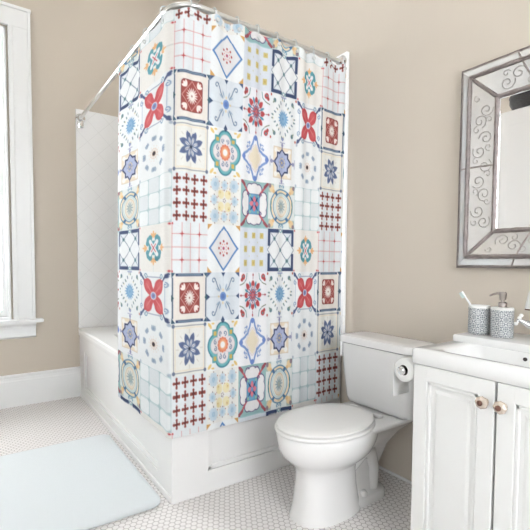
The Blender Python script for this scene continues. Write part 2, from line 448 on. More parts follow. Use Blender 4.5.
def t_diamond():
    t = Tile(W1)
    t.put((np.abs(t.x) + np.abs(t.y) * .97 - .93) * .7, (46, 92, 158)); t.put((np.abs(t.x) + np.abs(t.y) * .97 - .82) * .7, (228, 228, 230))
    t.put(np.abs((np.abs(t.x) + np.abs(t.y) * .97 - .87) * .7) - .03, (70, 130, 196))
    for k in range(8):
        a = PI / 4 * k; t.disc(.29 * math.cos(a), .29 * math.sin(a), .052, (176, 62, 62)); t.disc(.17 * math.cos(a + .4), .17 * math.sin(a + .4), .035, (226, 150, 140))
    t.disc(0, 0, .07, (180, 80, 110))
    for sx, sy in Q4: t.tri([(sx, sy * 1.0), (sx * .74, sy * 1.0), (sx, sy * .76)][::1], (214, 158, 76))
    return t
def t_squares():
    t = Tile((216, 223, 233))
    for x in (-.6, 0, .6):
        for y in (-.6, 0, .6): t.rect(x - .12, x + .12, y - .13, y + .13, (208, 190, 110)); t.disc(x, y, .05, (196, 166, 86))
    for x, y in ((-.3, .3), (.3, .3), (-.3, -.3), (.3, -.3)): t.disc(x, y, .03, (200, 200, 160))
    t.rect(-1, 1, .95, 1, (150, 196, 200))
    return t
def t_lattice():
    t = Tile(W1)
    t.rect(-.98, .98, -.97, .97, NV); t.rect(-.8, .8, -.8, .8, (226, 232, 238))
    for a, b in ((0, 1), (0, -1), (1, 0), (-1, 0)): t.put((np.abs(t.x - a * .5) / .5 + np.abs(t.y - b * .5) / .5 - 1) * .35, (238, 240, 242))
    for a, b in ((0, 1), (0, -1), (1, 0), (-1, 0)): t.disc(a * .95, b * .95, .17, W1)
    g = (106, 124, 146)
    for s in (1, -1):
        t.seg(-.75, -.75 * s, .75, .75 * s, .018, g)
    t.poly([(0, 1), (1, 0), (0, -1), (-1, 0), (0, 1)], .018, g)
    for x, y in ((.5, .5), (-.5, .5), (-.5, -.5), (.5, -.5), (0, 0)): t.disc(x, y, .1, (142, 172, 180)); t.disc(x, y, .05, (70, 100, 110))
    for a, b in ((0, 1), (0, -1)): t.ring(0, b * .96, .13, .025, (120, 170, 180))
    return t
def t_redflower():
    t = Tile(W1)
    for y in (.78, -.78): t.seg(-.4, y, .4, y, .014, SL)
    for x in (.8, -.8): t.seg(x, -.4, x, .4, .014, (150, 170, 200))
    for sx, sy in Q4:
        t.curl(sx * .5, sy * .8, 0 if sx > 0 else PI, .13, 1.1, .022, (110, 150, 180), sg=sx * sy); t.curl(sx * .82, sy * .5, PI / 2 * sy, .12, 1.1, .02, (120, 150, 190), sg=-sx * sy)
        t.seg(sx * .6, sy * .62, sx * .92, sy * .94, .05, (78, 92, 134)); t.disc(sx * .86, sy * .86, .09, (78, 92, 134))
    for sx, sy in Q4:
        t.put((np.hypot((t.x - sx * .34) * 1.12, (t.y - sy * .40)) - .30), RD)
        t.leaf(0, 0, math.atan2(sy * .68, sx * .64), .93, .3, RD); t.disc(sx * .39, sy * .45, .245, RD, sy=1.1); t.disc(sx * .38, sy * .44, .17, (212, 80, 86))
        t.leaf(sx * .1, sy * .12, math.atan2(sy, sx), .55, .04, (222, 110, 110))
    t.disc(0, 0, .17, (214, 216, 232)); t.disc(0, 0, .12, (110, 140, 200)); t.disc(0, 0, .05, (150, 110, 140))
    return t
def t_medallion():
    t = Tile(W2); t.rect(-.9, .9, -.9, .9, (238, 231, 223))
    for s in (1, -1):
        t.rect(-.78, .78, min(s * .86, s * .97), max(s * .86, s * .97), NV); t.rect(-.66, .66, min(s * .90, s * .93), max(s * .90, s * .93), (150, 180, 190))
        t.rect(min(s * .9, s * .97), max(s * .9, s * .97), -.8, .8, (84, 104, 130)); t.tri([(s * 1.0, .14), (s * .86, 0), (s * 1.0, -.14)], (56, 96, 110))
    for sx, sy in Q4: t.tri([(sx, sy), (sx * .8, sy * .98), (sx * .98, sy * .78)], (60, 92, 116))
    q = np.hypot(np.maximum(np.abs(t.x) - .42, 0), np.maximum(np.abs(t.y) - .46, 0)) - .16
    t.put(q, (122, 56, 54)); t.put(q + .03, (164, 72, 66))
    t.put(np.abs((np.abs(t.x) * 1.1 + np.abs(t.y) - .58) * .7) - .012, (236, 190, 180))
    for k in range(16): t.leaf(.0, .0, 2 * PI * k / 16 + .1, .34, .035, (245, 235, 228))
    t.disc(0, 0, .17, (245, 238, 232)); t.disc(0, 0, .04, (150, 80, 76))
    for sx, sy in Q4:
        for da in (-.6, 0, .6): t.leaf(sx * .3, sy * .34, math.atan2(sy, sx) + da, .26, .07, (248, 232, 226))
    return t
def t_scrollsun():
    t = Tile((219, 227, 234))
    for sx, sy in Q4:
        t.poly([(sx * .2, sy * .24), (sx * .36, sy * .42), (sx * .46, sy * .62), (sx * .56, sy * .74)], .025, (104, 128, 158))
        t.curl(sx * .62, sy * .66, math.atan2(sy * .5, -sx), .13, .8, .02, (104, 128, 158), sg=-sx * sy)
        t.tri([(sx, sy), (sx * .76, sy), (sx, sy * .8)], (70, 92, 130))
        t.leaf(sx * .18, sy * .2, math.atan2(sy, sx * 1.8), .32, .05, (164, 184, 206)); t.leaf(sx * .12, sy * .26, math.atan2(sy * 2.4, sx), .3, .05, (156, 178, 204))
    for k in range(4): t.leaf(.2 * math.cos(PI / 2 * k), .2 * math.sin(PI / 2 * k), PI / 2 * k, .14, .05, (232, 206, 150))
    t.disc(0, 0, .19, (108, 146, 208)); t.disc(0, 0, .11, (86, 120, 186))
    t.seg(.3, 0, .9, 0, .01, (180, 190, 200)); t.seg(-.3, 0, -.9, 0, .01, (180, 190, 200)); t.seg(0, .34, 0, .9, .01, (190, 200, 210))
    for a, b in ((0, 1), (0, -1), (1, 0), (-1, 0)): t.tri([(a - b * .12, b - a * .12), (a * .82, b * .82), (a + b * .12, b + a * .12)], (56, 78, 116))
    return t
def t_snow():
    t = Tile((234, 235, 240)); R2 = (186, 56, 62); G = (96, 150, 150)
    for k in range(8):
        a = PI / 4 * k; L = .66 if k % 2 == 0 else .72
        t.leaf(.3 * math.cos(a), .3 * math.sin(a), a, L - .3, .14, R2); t.disc(.5 * math.cos(a), .5 * math.sin(a), .12, R2)
        b = a + PI / 8; t.leaf(.36 * math.cos(b), .36 * math.sin(b), b, .3, .07, (80, 150, 176)); t.seg(.1 * math.cos(b), .1 * math.sin(b), .4 * math.cos(b), .4 * math.sin(b), .02, (84, 92, 130))
        t.disc(.33 * math.cos(a), .33 * math.sin(a), .075, (228, 226, 236)); t.disc(.33 * math.cos(a), .33 * math.sin(a), .04, (150, 60, 90))
        t.leaf(.08 * math.cos(a), .08 * math.sin(a), a, .2, .05, R2)
    for k in range(16): a = PI / 8 * k; t.disc(.25 * math.cos(a + .2), .25 * math.sin(a + .2), .03, (110, 120, 160))
    t.disc(0, 0, .08, (210, 90, 100))
    for sx, sy in Q4:
        t.disc(sx * .74, sy * .8, .13, R2); t.disc(sx * .84, sy * .68, .08, (170, 60, 60)); t.disc(sx * .74, sy * .82, .05, G)
        t.poly([(sx * .45, sy * .95), (sx * .5, sy * .7), (sx * .62, sy * .6)], .022, G); t.poly([(sx * .95, sy * .45), (sx * .78, sy * .5), (sx * .66, sy * .56)], .022, (120, 130, 110))
    for a, b in ((0, 1), (0, -1), (1, 0), (-1, 0)): t.disc(a * .88, b * .88, .05, R2); t.seg(a * .7, b * .7, a * .95, b * .95, .016, (150, 80, 90))
    return t
def t_wreath():
    t = Tile(W1)
    for k in range(16): t.leaf(0, 0, PI / 8 * k, .42, .06, (112, 164, 208))
    t.disc(0, 0, .2, (132, 178, 216)); t.disc(0, 0, .06, (100, 150, 200))
    for k in range(24):
        u = (k + .5) / 24 * 4; s = int(u); f = u - s
        P = [(0, .92), (.9, 0), (0, -.92), (-.9, 0), (0, .92)]
        x = P[s][0] * (1 - f) + P[s + 1][0] * f; y = P[s][1] * (1 - f) + P[s + 1][1] * f
        x *= 1 - .12 * math.sin(PI * f); y *= 1 - .12 * math.sin(PI * f)
        t.disc(x, y, .045, [(120, 150, 140), (150, 160, 180), (222, 206, 170)][k % 3]); t.leaf(x, y, math.atan2(y, x), .13, .04, (110, 140, 150))
    for sx, sy in Q4: t.disc(sx * .68, sy * .72, .1, (104, 138, 148)); t.disc(sx * .95, sy * .93, .06, (190, 90, 80)); t.leaf(sx * .68, sy * .72, math.atan2(-sy, sx), .2, .05, (140, 160, 140))
    t.seg(-.2, .95, .2, .95, .03, (150, 160, 200)); t.leaf(0, -.82, -PI / 2, .18, .1, (140, 150, 200))
    return t
def t_dots():
    t = Tile(W1)
    for k in range(8):
        a = PI / 4 * k + PI / 2; x, y = .63 * math.cos(a), .66 * math.sin(a)
        for s in (-.06, 0, .06): t.leaf(x * .84 - s * math.sin(a), y * .84 + s * math.cos(a), a + s * 3, .22, .075, (160, 178, 198))
        t.leaf(x * .9, y * .9, a, .14, .05, (138, 156, 180))
    for k in range(12): a = PI / 6 * k; t.disc(.2 * math.cos(a), .2 * math.sin(a), .035, (228, 200, 180)); t.disc(.32 * math.cos(a), .32 * math.sin(a), .025, (236, 216, 206))
    t.disc(0, 0, .13, (226, 200, 180)); t.disc(0, 0, .09, (58, 48, 56))
    for sx, sy in Q4: t.disc(sx * .95, sy * .95, .07, (176, 190, 206))
    return t
def t_daisy():
    t = Tile((238, 238, 232))
    t.put(np.abs(np.maximum(np.abs(t.x), np.abs(t.y)) - .9) - .016, (128, 136, 146)); t.put(np.abs(np.maximum(np.abs(t.x), np.abs(t.y)) - .82) - .03, (240, 228, 208))
    for k in range(8): a = PI / 4 * k; t.seg(.62 * math.cos(a), .62 * math.sin(a), .76 * math.cos(a), .76 * math.sin(a), .012, (200, 190, 180))
    for k in range(8):
        a = PI / 4 * k + PI / 8; t.leaf(.02 * math.cos(a), .02 * math.sin(a), a, .66, .17, SL); t.disc(.47 * math.cos(a), .47 * math.sin(a), .12, (94, 110, 150))
        t.leaf(.06 * math.cos(a), .06 * math.sin(a), a, .36, .07, (234, 236, 240)); t.seg(0, 0, .45 * math.cos(a), .45 * math.sin(a), .01, (80, 90, 120))
    t.disc(0, 0, .07, (60, 74, 96))
    for sx, sy in Q4: t.disc(sx * .9, sy * .9, .08, (110, 122, 150))
    return t
def t_quatrefoil():
    t = Tile(W1); T2 = (66, 150, 166)
    P = [(0, .42), (0, -.42), (.42, 0), (-.42, 0)]
    for x, y in P: t.disc(x, y, .53, (60, 118, 140))
    for x, y in P: t.disc(x, y, .50, T2)
    for x, y in P: t.disc(x, y, .45, (110, 184, 190))
    for sx, sy in Q4: t.rect(min(sx * .42, sx * .68), max(sx * .42, sx * .68), min(sy * .42, sy * .68), max(sy * .42, sy * .68), (90, 170, 176))
    for x, y in P: t.disc(x, y, .35, (214, 200, 206)); t.disc(x, y, .325, (232, 226, 228))
    for sx, sy in Q4: t.rect(min(sx * .42, sx * .6), max(sx * .42, sx * .6), min(sy * .42, sy * .6), max(sy * .42, sy * .6), (222, 186, 84))
    for x, y in P:
        for s in (1, -1): t.curl(x * 1.15 + s * (.14 if x == 0 else 0), y * 1.15 + s * (.14 if y == 0 else 0), PI / 2 if y <= 0 else -PI / 2, .11, 1.0 * s, .02, (110, 130, 160))
    for k in range(12): t.disc(.26 * math.cos(PI / 6 * k), .26 * math.sin(PI / 6 * k), .08, (226, 118, 80))
    t.disc(0, 0, .26, (236, 140, 96)); t.disc(0, 0, .19, (238, 176, 120)); t.disc(0, 0, .14, (244, 242, 240))
    for sx, sy in Q4: t.leaf(sx * .72, sy * .72, math.atan2(sy, sx), .3, .08, (232, 196, 110)); t.leaf(sx * .74, sy * .9, 0 if sx < 0 else PI, .2, .05, (232, 196, 110))
    t.tri([(-.12, 1), (.12, 1), (0, .88)], (56, 78, 116))
    return t
def t_curvy():
    t = Tile((240, 241, 243)); C = (118, 150, 208)
    pts = []
    for k in range(49):
        a = 2 * PI * k / 48; rr = .60 + .17 * math.cos(4 * a) + .05 * math.cos(8 * a) + .03 * math.cos(12 * a)
        pts.append((rr * math.cos(a) * 1.08, rr * math.sin(a) * 1.16))
    t.poly(pts, .055, C)
    for x, y in ((0, .88), (0, -.88), (.84, 0), (-.84, 0)): t.disc(x, y, .12, (100, 132, 204))
    for sx, sy in Q4:
        t.curl(sx * .5, sy * .52, math.atan2(sy, sx), .14, 1.0, .025, (140, 166, 212), sg=sx * sy); t.disc(sx * .42, sy * .66, .06, (128, 156, 206)); t.disc(sx * .6, sy * .42, .06, (128, 156, 206))
    rr = .44 + .05 * np.cos(4 * t.th) + .02 * np.cos(12 * t.th)
    t.put(np.hypot(t.x, t.y * .85) - rr - .02, (222, 206, 206)); t.put(np.hypot(t.x, t.y * .85) - rr + .02, (238, 236, 238)); t.put(np.hypot(t.x, t.y * .85) - rr + .06, (234, 222, 196))
    return t
def t_star():
    t = Tile(W1)
    t.rect(-.68, .68, -.7, .7, (236, 220, 192)); t.put(np.abs(np.maximum(np.abs(t.x) / .68, np.abs(t.y) / .7) - 1) - .02, (216, 196, 172)); t.rect(-.52, .52, -.54, .54, (244, 240, 234))
    for sx, sy in Q4: t.disc(sx * .52, sy * .54, .12, (244, 242, 238))
    sq = np.maximum(np.abs(t.x), np.abs(t.y)) - .4; dm = (np.abs(t.x) + np.abs(t.y) - .62) * .75
    d = np.minimum(sq, dm); t.put(d - .05, (56, 66, 104)); t.put(d + .03, (172, 182, 218))
    for k in range(8): t.leaf(0, 0, PI / 4 * k, .3, .05, (120, 134, 180))
    t.ring(0, 0, .2, .025, (214, 200, 170)); t.disc(0, 0, .07, (200, 184, 150))
    for a, b in ((0, 1), (0, -1), (1, 0), (-1, 0)):
        t.seg(a * .55, b * .55, a * .9, b * .9, .035, (112, 118, 160)); t.disc(a * .82, b * .82, .09, (150, 152, 188)); t.seg(a * .93 - b * .2, b * .93 - a * .2, a * .93 + b * .2, b * .93 + a * .2, .02, (160, 166, 200))
    return t
def t_bluegrid():
    t = Tile((176, 204, 208))
    for i, x in enumerate((-.67, 0, .67)):
        for j, y in enumerate((-.67, 0, .67)):
            q = np.hypot(np.maximum(np.abs(t.x - x) - .18, 0), np.maximum(np.abs(t.y - y) - .18, 0)) - .135
            t.put(q, (240, 244, 245) if (i + j) % 2 == 0 else (226, 232, 235))
            if (i + j) % 2: t.put(np.maximum(np.abs(t.x - x), np.abs(t.y - y)) - .3, (226, 232, 235))
    return t
def t_crosses():
    t = Tile(W2)
    for x in (-.74, -.26, .24, .74):
        for y in (-.74, -.25, .25, .74):
            t.seg(x - .15, y, x + .15, y, .05, BR); t.seg(x, y - .15, x, y + .15, .045, BR)
            for a, b in ((0, 1), (0, -1), (1, 0), (-1, 0)): t.disc(x + a * .145, y + b * .145, .062, (150, 70, 60))
            t.disc(x, y, .06, (110, 52, 50))
    return t
def t_paleflowers():
    t = Tile((236, 235, 230))
    for x, y in ((-.6, -.66), (-.6, .66), (.6, -.66), (.6, .66), (0, .66), (0, -.66), (.66, 0), (-.66, 0)):
        R_ = .25 if x * y else .18
        for k in range(6): t.disc(x + R_ * .6 * math.cos(PI / 3 * k), y + R_ * .6 * math.sin(PI / 3 * k), R_ * .5, (190, 212, 228), .85)
        t.disc(x, y, R_ * .4, (160, 192, 216), .8)
        for k in range(6): t.disc(x + R_ * 1.15 * math.cos(PI / 3 * k + .5), y + R_ * 1.15 * math.sin(PI / 3 * k + .5), .028, [(176, 110, 96), (120, 110, 110), (200, 190, 170)][k % 3])
    for sx, sy in Q4: t.disc(sx * .22, sy * .26, .2, (238, 226, 176), .9); t.disc(sx * .3, sy * .34, .1, (232, 214, 150), .8)
    for k in range(5): t.disc(.07 * math.cos(1.26 * k), .07 * math.sin(1.26 * k), .025, (130, 110, 120))
    for k in range(12): t.disc(.42 * math.cos(PI / 6 * k + .2), .46 * math.sin(PI / 6 * k + .2), .025, (190, 130, 110))
    return t
def t_ornate():
    t = Tile((150, 190, 190)); F = (238, 236, 236); O = (96, 80, 128)
    for a, b in ((0, 1), (0, -1), (1, 0), (-1, 0)):
        for w, c in ((.045, O), (0, F)):
            d = np.minimum(np.hypot((t.x - a * .62) / (1.0 if a == 0 else .78), (t.y - b * .62) / (1.0 if b == 0 else .78)) - .36, np.minimum(np.hypot(t.x - a * .66 - b * .34, t.y - b * .66 - a * .34) - .2, np.hypot(t.x - a * .66 + b * .34, t.y - b * .66 + a * .34) - .2))
            t.put(d - w, c)
    for sx, sy in Q4: t.seg(sx * .3, sy * .34, sx * .98, sy * .98, .05, (196, 84, 96)); t.curl(sx * .46, sy * .42, 0, .1, 1., .022, O); t.seg(sx * .75, sy * .8, sx * .98, sy * .98, .07, (160, 72, 84))
    q = np.hypot(np.maximum(np.abs(t.x) - .3, 0), np.maximum(np.abs(t.y) - .34, 0)) - .12
    t.put(q, (86, 140, 184)); t.put(q + .05, (104, 170, 206)); t.put(np.hypot(t.x, t.y) - .33, (78, 150, 190))
    for k in range(4): t.leaf(0, 0, PI / 2 * k, .34, .13, (222, 116, 132)); t.leaf(0, 0, PI / 2 * k + PI / 4, .42, .05, (60, 70, 120))
    for sx, sy in Q4: t.disc(sx * .3, sy * .36, .06, (150, 200, 160))
    t.disc(0, 0, .09, (110, 150, 200))
    return t
def t_oval():
    t = Tile((228, 234, 232))
    for sx, sy in Q4: t.disc(sx * .9, sy * .9, .3, (176, 196, 190)); t.disc(sx * .76, sy * .78, .17, (238, 208, 158)); t.disc(sx * .62, sy * .66, .09, (232, 190, 130)); t.disc(sx * .9, sy * .9, .1, (150, 130, 140))
    for rr, w, c, sx, sy in ((.86, .035, (96, 140, 168), .96, .92), (.78, .05, (240, 214, 172), .94, .9), (.68, .03, (110, 150, 172), .92, .94), (.58, .04, (196, 214, 216), .9, .95), (.46, .03, (222, 196, 160), .86, 1.), (.38, .03, (232, 216, 190), .8, 1.)): t.ring(0, 0, rr, w, c, sx=sx, sy=sy)
    t.disc(0, 0, .33, (222, 224, 218), sx=.8)
    for k in range(12): t.leaf(0, 0, PI / 6 * k, .34, .04, (150, 170, 176))
    t.disc(0, 0, .1, (176, 184, 176))
    for sx, sy in Q4: t.leaf(sx * .34, sy * .5, math.atan2(sy, sx * 1.2), .24, .09, (70, 112, 156))
    for s in (1, -1): t.curl(-.14, s * .92, 0, .1, .8, .025, (110, 156, 186)); t.curl(.14, s * .92, PI, .1, -.8, .025, (110, 156, 186)); t.leaf(s * .8, 0, PI / 2, .3, .05, (70, 140, 150)); t.leaf(s * .8, 0, -PI / 2, .3, .05, (70, 140, 150))
    return t
TILES = [[t_grid, t_diamond, t_squares, t_lattice, t_cross],
         [t_medallion, t_scrollsun, t_snow, t_wreath, t_redflower],
         [t_daisy, t_quatrefoil, t_curvy, t_star, t_dots],
         [t_crosses, t_paleflowers, t_ornate, t_oval, t_bluegrid]]
ATL = np.zeros((4 * 64, 5 * 64, 3))
for i in range(4):
    for j in range(5):
        t = TILES[i][j](); t.grain(1.2, i * 5 + j); ATL[i * 64:(i + 1) * 64, j * 64:(j + 1) * 64] = t.out()
ATL = ATL / 255.0
ATL = np.where(ATL <= .04045, ATL / 12.92, ((ATL + .055) / 1.055) ** 2.4)

# ------------------------------------------------------------------ curtain
TS = .2226; ZTOP = 2.128
U0, U1 = -2.22, 6.08
nu = int((U1 - U0) * 64) + 1; nv = int((2.188 - .312) / TS * 64) + 1
us = U0 + (np.arange(nu)) / 64.0
zs = 2.188 - np.arange(nv) / 64.0 * TS
def curtain_xy(u, z):
    """plan position of the fabric for print coordinate u at height z (arrays)"""
    ub = np.array([-2.22, -2.0, -1.0, 0, 1, 2, 3, 4, 5, 6, 6.1]); 
    top = np.clip((z - .62) / (2.17 - .62), 0, 1)
    off = .010 * top ** 1.5                           # leans in from the deck edge to the rod
    cx, cy = .700 + off * 3.6, 1.717 + off * .9
    ys = np.interp(u, [-2.22, -2.0, -1.0, 0], [2.5, 2.42, 2.095, 1.728])
    xs = np.interp(u, [0, 1, 2, 3, 4, 5, 6, 6.1], [.722, .890, 1.060, 1.220, 1.388, 1.555, 1.724, 1.738])
    # rounded corner: signed path length from the corner
    r = .03 + .095 * top
    s = np.where(u < 0, -(ys - 1.728) , xs - .722)
    s = s + .006 - .028 * top
    # blend: inside |s| < r*0.785 walk the arc
    h = r * .785
    a = np.clip((s + h) / (2 * h), 0, 1) * PI / 2
    X = np.where(s <= -h, cx, np.where(s >= h, cx + s - h + r, cx + r - r * np.cos(a)))
    Y = np.where(s >= h, cy, np.where(s <= -h, cy - s - h + r, cy + r - r * np.sin(a)))
    # soft hanging folds
    f = .0065 * np.sin(u * 2 * PI * 1.0 + .6) + .0035 * np.sin(u * 2 * PI * 2.3 + 1.7 + z) + .002 * np.sin(u * 11 + z * 3)
    f = f * (0.4 + .35 * top) + np.where(u > .8, .008, 0) * np.clip((z - 2.0) / .185, 0, 1) * np.cos(u * 2 * PI) * .6
    lf = u < 0
    nx = np.where(s <= -h, -1, np.where(s >= h, 0, -np.cos(a))); ny = np.where(s <= -h, 0, np.where(s >= h, -1, -np.sin(a)))
    X = X + nx * f; Y = Y + ny * f
    # free edge on the left curls back towards the tub
    e = np.clip((-2.05 - u) / .17, 0, 1); X = X + .02 * e ** 2 - .012 * np.clip((-1.3 - u), 0, .8)
    return X, Y
Ug, Zg = np.meshgrid(us, zs)
Xg, Yg = curtain_xy(Ug, Zg)
# hem sagging between the hooks at the top
hooks_u = [-2.1, -1.45, -.85, -.25, .45, 1.15, 1.85, 2.55, 3.25, 3.95, 4.65, 5.3, 5.95]
hu = np.array(hooks_u)
def sag(u):
    i = np.clip(np.searchsorted(hu, u), 1, len(hu) - 1); a, b = hu[i - 1], hu[i]
    t = np.clip((u - a) / (b - a), 0, 1); return np.sin(PI * t) ** 2 * .014
Zp = Zg - sag(Ug) * np.clip((Zg - 1.95) / .22, 0, 1) ** 2
co = np.stack([Xg, Yg, Zp], -1).reshape(-1, 3)
vv = np.interp(-Zg, [-2.36, -2.139, -1.918, -1.697, -1.477, -1.259, -1.039, -.815, -.586, -.341, -.1], np.arange(-1, 10))
rows_ = np.floor(vv + 1e-6).astype(int); fv = vv - rows_
cols_ = np.floor(Ug + 1e-6).astype(int); fu = Ug - cols_
iy = (rows_ % 4) * 64 + np.clip((fv * 64).astype(int), 0, 63); ix = (cols_ % 5) * 64 + np.clip((fu * 64).astype(int), 0, 63)
cc = ATL[iy, ix].reshape(-1, 3)
ids = np.arange(nu * nv).reshape(nv, nu)
quads = np.stack([ids[:-1, :-1], ids[1:, :-1], ids[1:, 1:], ids[:-1, 1:]], -1).reshape(-1, 4)
me = bpy.data.meshes.new('curtain_fabric')
me.vertices.add(len(co)); me.vertices.foreach_set('co', (co - np.array([RX, RY, 0])).astype(np.float32).ravel())
me.loops.add(quads.size); me.loops.foreach_set('vertex_index', quads.astype(np.int32).ravel())
me.polygons.add(len(quads)); me.polygons.foreach_set('loop_start', np.arange(0, quads.size, 4, dtype=np.int32))
me.polygons.foreach_set('use_smooth', np.ones(len(quads), dtype=bool))
me.update(calc_edges=True)
ca = me.color_attributes.new('print', 'FLOAT_COLOR', 'POINT')
ca.data.foreach_set('color', np.concatenate([cc, np.ones((len(cc), 1))], 1).astype(np.float32).ravel())
q = N('printed_tile_pattern_fabric')
at = q.n('ShaderNodeAttribute', attribute_name='print')
hs = q.n('ShaderNodeHueSaturation'); hs.inputs['Saturation'].default_value = .90; hs.inputs['Value'].default_value = .78
q.l(at.outputs['Color'], hs.inputs['Color'])
q.l(hs.outputs['Color'], q.b.inputs['Base Color']); q.b.inputs['Roughness'].default_value = .85; q.b.inputs['Specular IOR Level'].default_value = .15
tc = q.n('ShaderNodeTexCoord'); ns = q.n('ShaderNodeTexNoise'); ns.inputs['Scale'].default_value = 9; ns.inputs['Detail'].default_value = 2
q.l(tc.outputs['Object'], ns.inputs['Vector']); bp = q.n('ShaderNodeBump'); bp.inputs['Strength'].default_value = .25; bp.inputs['Distance'].default_value = .01
q.l(ns.outputs['Fac'], bp.inputs['Height']); q.l(bp.outputs['Normal'], q.b.inputs['Normal'])
me.materials.append(q.m)
cur = bpy.data.objects.new('shower_curtain', me); COL.objects.link(cur); cur.location = (RX, RY, 0)
tag(cur, 'shower curtain printed with colourful Mediterranean tile patterns, hanging from the corner rod', 'shower curtain')

# hooks
places = []
for i, u in enumerate(hooks_u):
    x, y = curtain_xy(np.array([u]), np.array([2.18])); x, y = float(x[0]), float(y[0])
    if u < -.4: px, py, d = RX, y, (1, 0)
    elif u > .7: px, py, d = x, RY, (0, 1)
    else:
        v = Vector((x - RX - RR, y - RY - RR)).normalized(); px, py, d = RX + RR + v.x * RR, RY + RR + v.y * RR, (-v.x, -v.y)
    places.append((x, y, px, py))
wh = {0: 'at the free left end of the curtain', 12: 'at the wall end above the toilet'}
def hook(x, y, px, py, label):
    t = thing('curtain_hook', label, 'curtain hook', (px, py, RZ), 'pale rings carrying the shower curtain')
    bm = B(); d = Vector((x - px, y - py, 0)); d = d.normalized() if d.length > 1e-4 else Vector((-1, 0, 0))
    pts = [Vector((px, py, RZ - .008)) + d * (.024 * math.cos(a)) + Vector((0, 0, .027 * math.sin(a))) for a in [2 * PI * k / 20 for k in range(20)]]
    tube(bm, pts, .0032, 6, cyclic=True)
    obj('hook_ring', bm, M['ring'], t, smooth=True)
    bm = B(); lathe(bm, Vector((x, y, 2.162)) - d * .004, d, [(0, .0), (0.001, .009), (.012, .009), (.0135, .0)], 14)
    obj('hook_button', bm, M['ring'], t, smooth=True)
names13 = ['pale ring at the free left end of the curtain on the long side', 'pale ring second from the free left end of the curtain',
           'pale ring above the orange and teal cross tile left of the bend', 'pale ring just left of the bend of the rod',
           'pale ring at the bend of the rod above the red grid tile', 'pale ring just right of the bend above the blue diamond tile',
           'pale ring above the seam of blue diamond and yellow squares tiles', 'pale ring above the yellow squares tile',
           'pale ring above the navy lattice tile on the short side', 'pale ring above the seam of navy lattice and teal cross tiles',
           'pale ring above the teal cross tile on the short side', 'pale ring above the last red grid tile, next to last towards the wall',
           'pale ring at the wall end beside the rod flange']
for p, nme in zip(places, names13): hook(*p, nme)

# ------------------------------------------------------------------ toilet
TY = 1.338
F = lambda f: XW - f
toi = thing('toilet', 'white two-piece toilet with closed round lid between curtain and vanity', 'toilet', (F(.4), TY, 0))
def fr(f0, f1, w, z, ex=2.3, egg=.25): return oval(F((f0 + f1) / 2), TY, z, (f1 - f0) / 2, w, ex, 56, egg)
bm = B()      # bowl on its column
ring_loft(bm, [fr(.33, .672, .112, 0, 2.8, .3), fr(.33, .672, .112, .006, 2.8, .3), fr(.335, .664, .107, .02, 2.8, .3), fr(.345, .655, .102, .06, 2.8, .3), fr(.355, .648, .097, .12, 2.8, .3),
               fr(.355, .644, .096, .17, 2.6, .3), fr(.35, .647, .098, .205, 2.5, .3), fr(.32, .662, .112, .225, 2.3, .3), fr(.285, .685, .138, .25, 2.2, .3),
               fr(.265, .718, .164, .28, 2.15, .28), fr(.25, .733, .180, .315, 2.1, .26), fr(.24, .738, .184, .345, 2.1, .25), fr(.24, .739, .185, .368, 2.1, .25), fr(.245, .734, .180, .377, 2.1, .25), fr(.262, .715, .164, .379, 2.1, .25)])
obj('toilet_bowl', bm, M['porcelain'], toi, smooth=True, ang=1.2)
bm = B()      # rear pedestal : foot, trapway bulge and shelf below the tank
def rr(f0, f1, w, z, r): return rrect(F(f1), F(f0), TY - w, TY + w, z, min(r, w * .95, (f1 - f0) / 2 * .95), 8)
ring_loft(bm, [rr(.16, .5, .088, 0, .07), rr(.16, .5, .088, .026, .07), rr(.17, .49, .080, .038, .07), rr(.22, .46, .062, .052, .06), rr(.215, .46, .058, .12, .05),
               rr(.16, .46, .058, .18, .05), rr(.13, .46, .066, .24, .05), rr(.09, .46, .10, .30, .05), rr(.04, .45, .15, .352, .05), rr(.03, .42, .165, .365, .05), rr(.03, .42, .167, .375, .05), rr(.035, .415, .163, .379, .05)])
obj('toilet_pedestal', bm, M['porcelain'], toi, smooth=True, ang=1.2)
for s in (-1, 1):
    bm = B(); tube(bm, [(F(.46), TY + s * .030, .12), (F(.40), TY + s * .040, .18), (F(.33), TY + s * .044, .235), (F(.275), TY + s * .044, .22), (F(.25), TY + s * .042, .15), (F(.25), TY + s * .04, .05)], [.03, .036, .040, .038, .036, .036], 16)
    obj('trapway', bm, M['porcelain'], toi, smooth=True)
    bm = B(); lathe(bm, (F(.33), TY + s * .070, .040), (0, 0, 1), [(0, .017), (.012, .017), (.022, .012), (.026, .0)], 20)
    obj('bolt_cap', bm, M['seatplastic'], toi, smooth=True)
def seat(f0, f1, w, z): return oval(F((f0 + f1) / 2), TY, z, (f1 - f0) / 2, w, 2.15, 56, .15)
bm = B(); ring_loft(bm, [seat(.272, .738, .162, .3805), seat(.268, .743, .182, .3835), seat(.268, .743, .182, .390), seat(.272, .739, .178, .394)])
obj('toilet_seat', bm, M['seatplastic'], toi, smooth=True, ang=.9)
bm = B(); ring_loft(bm, [seat(.276, .729, .162, .396), seat(.270, .735, .174, .399), seat(.270, .735, .174, .406), seat(.276, .729, .162, .411), seat(.31, .69, .135, .4135), seat(.41, .60, .065, .4145)])
obj('toilet_lid', bm, M['seatplastic'], toi, smooth=True, ang=.9)
for s in (-1, 1):
    bm = B(); box(bm, F(.262), F(.235), TY + s * .075 - .02, TY + s * .075 + .02, 0.3805, .398, .006, 3); obj('lid_hinge', bm, M['seatplastic'], toi, smooth=True)
bm = B()
def tk(f0, f1, w, z, r=.045): return rrect(F(f1), F(f0), TY - w, TY + w, z, r, 8)
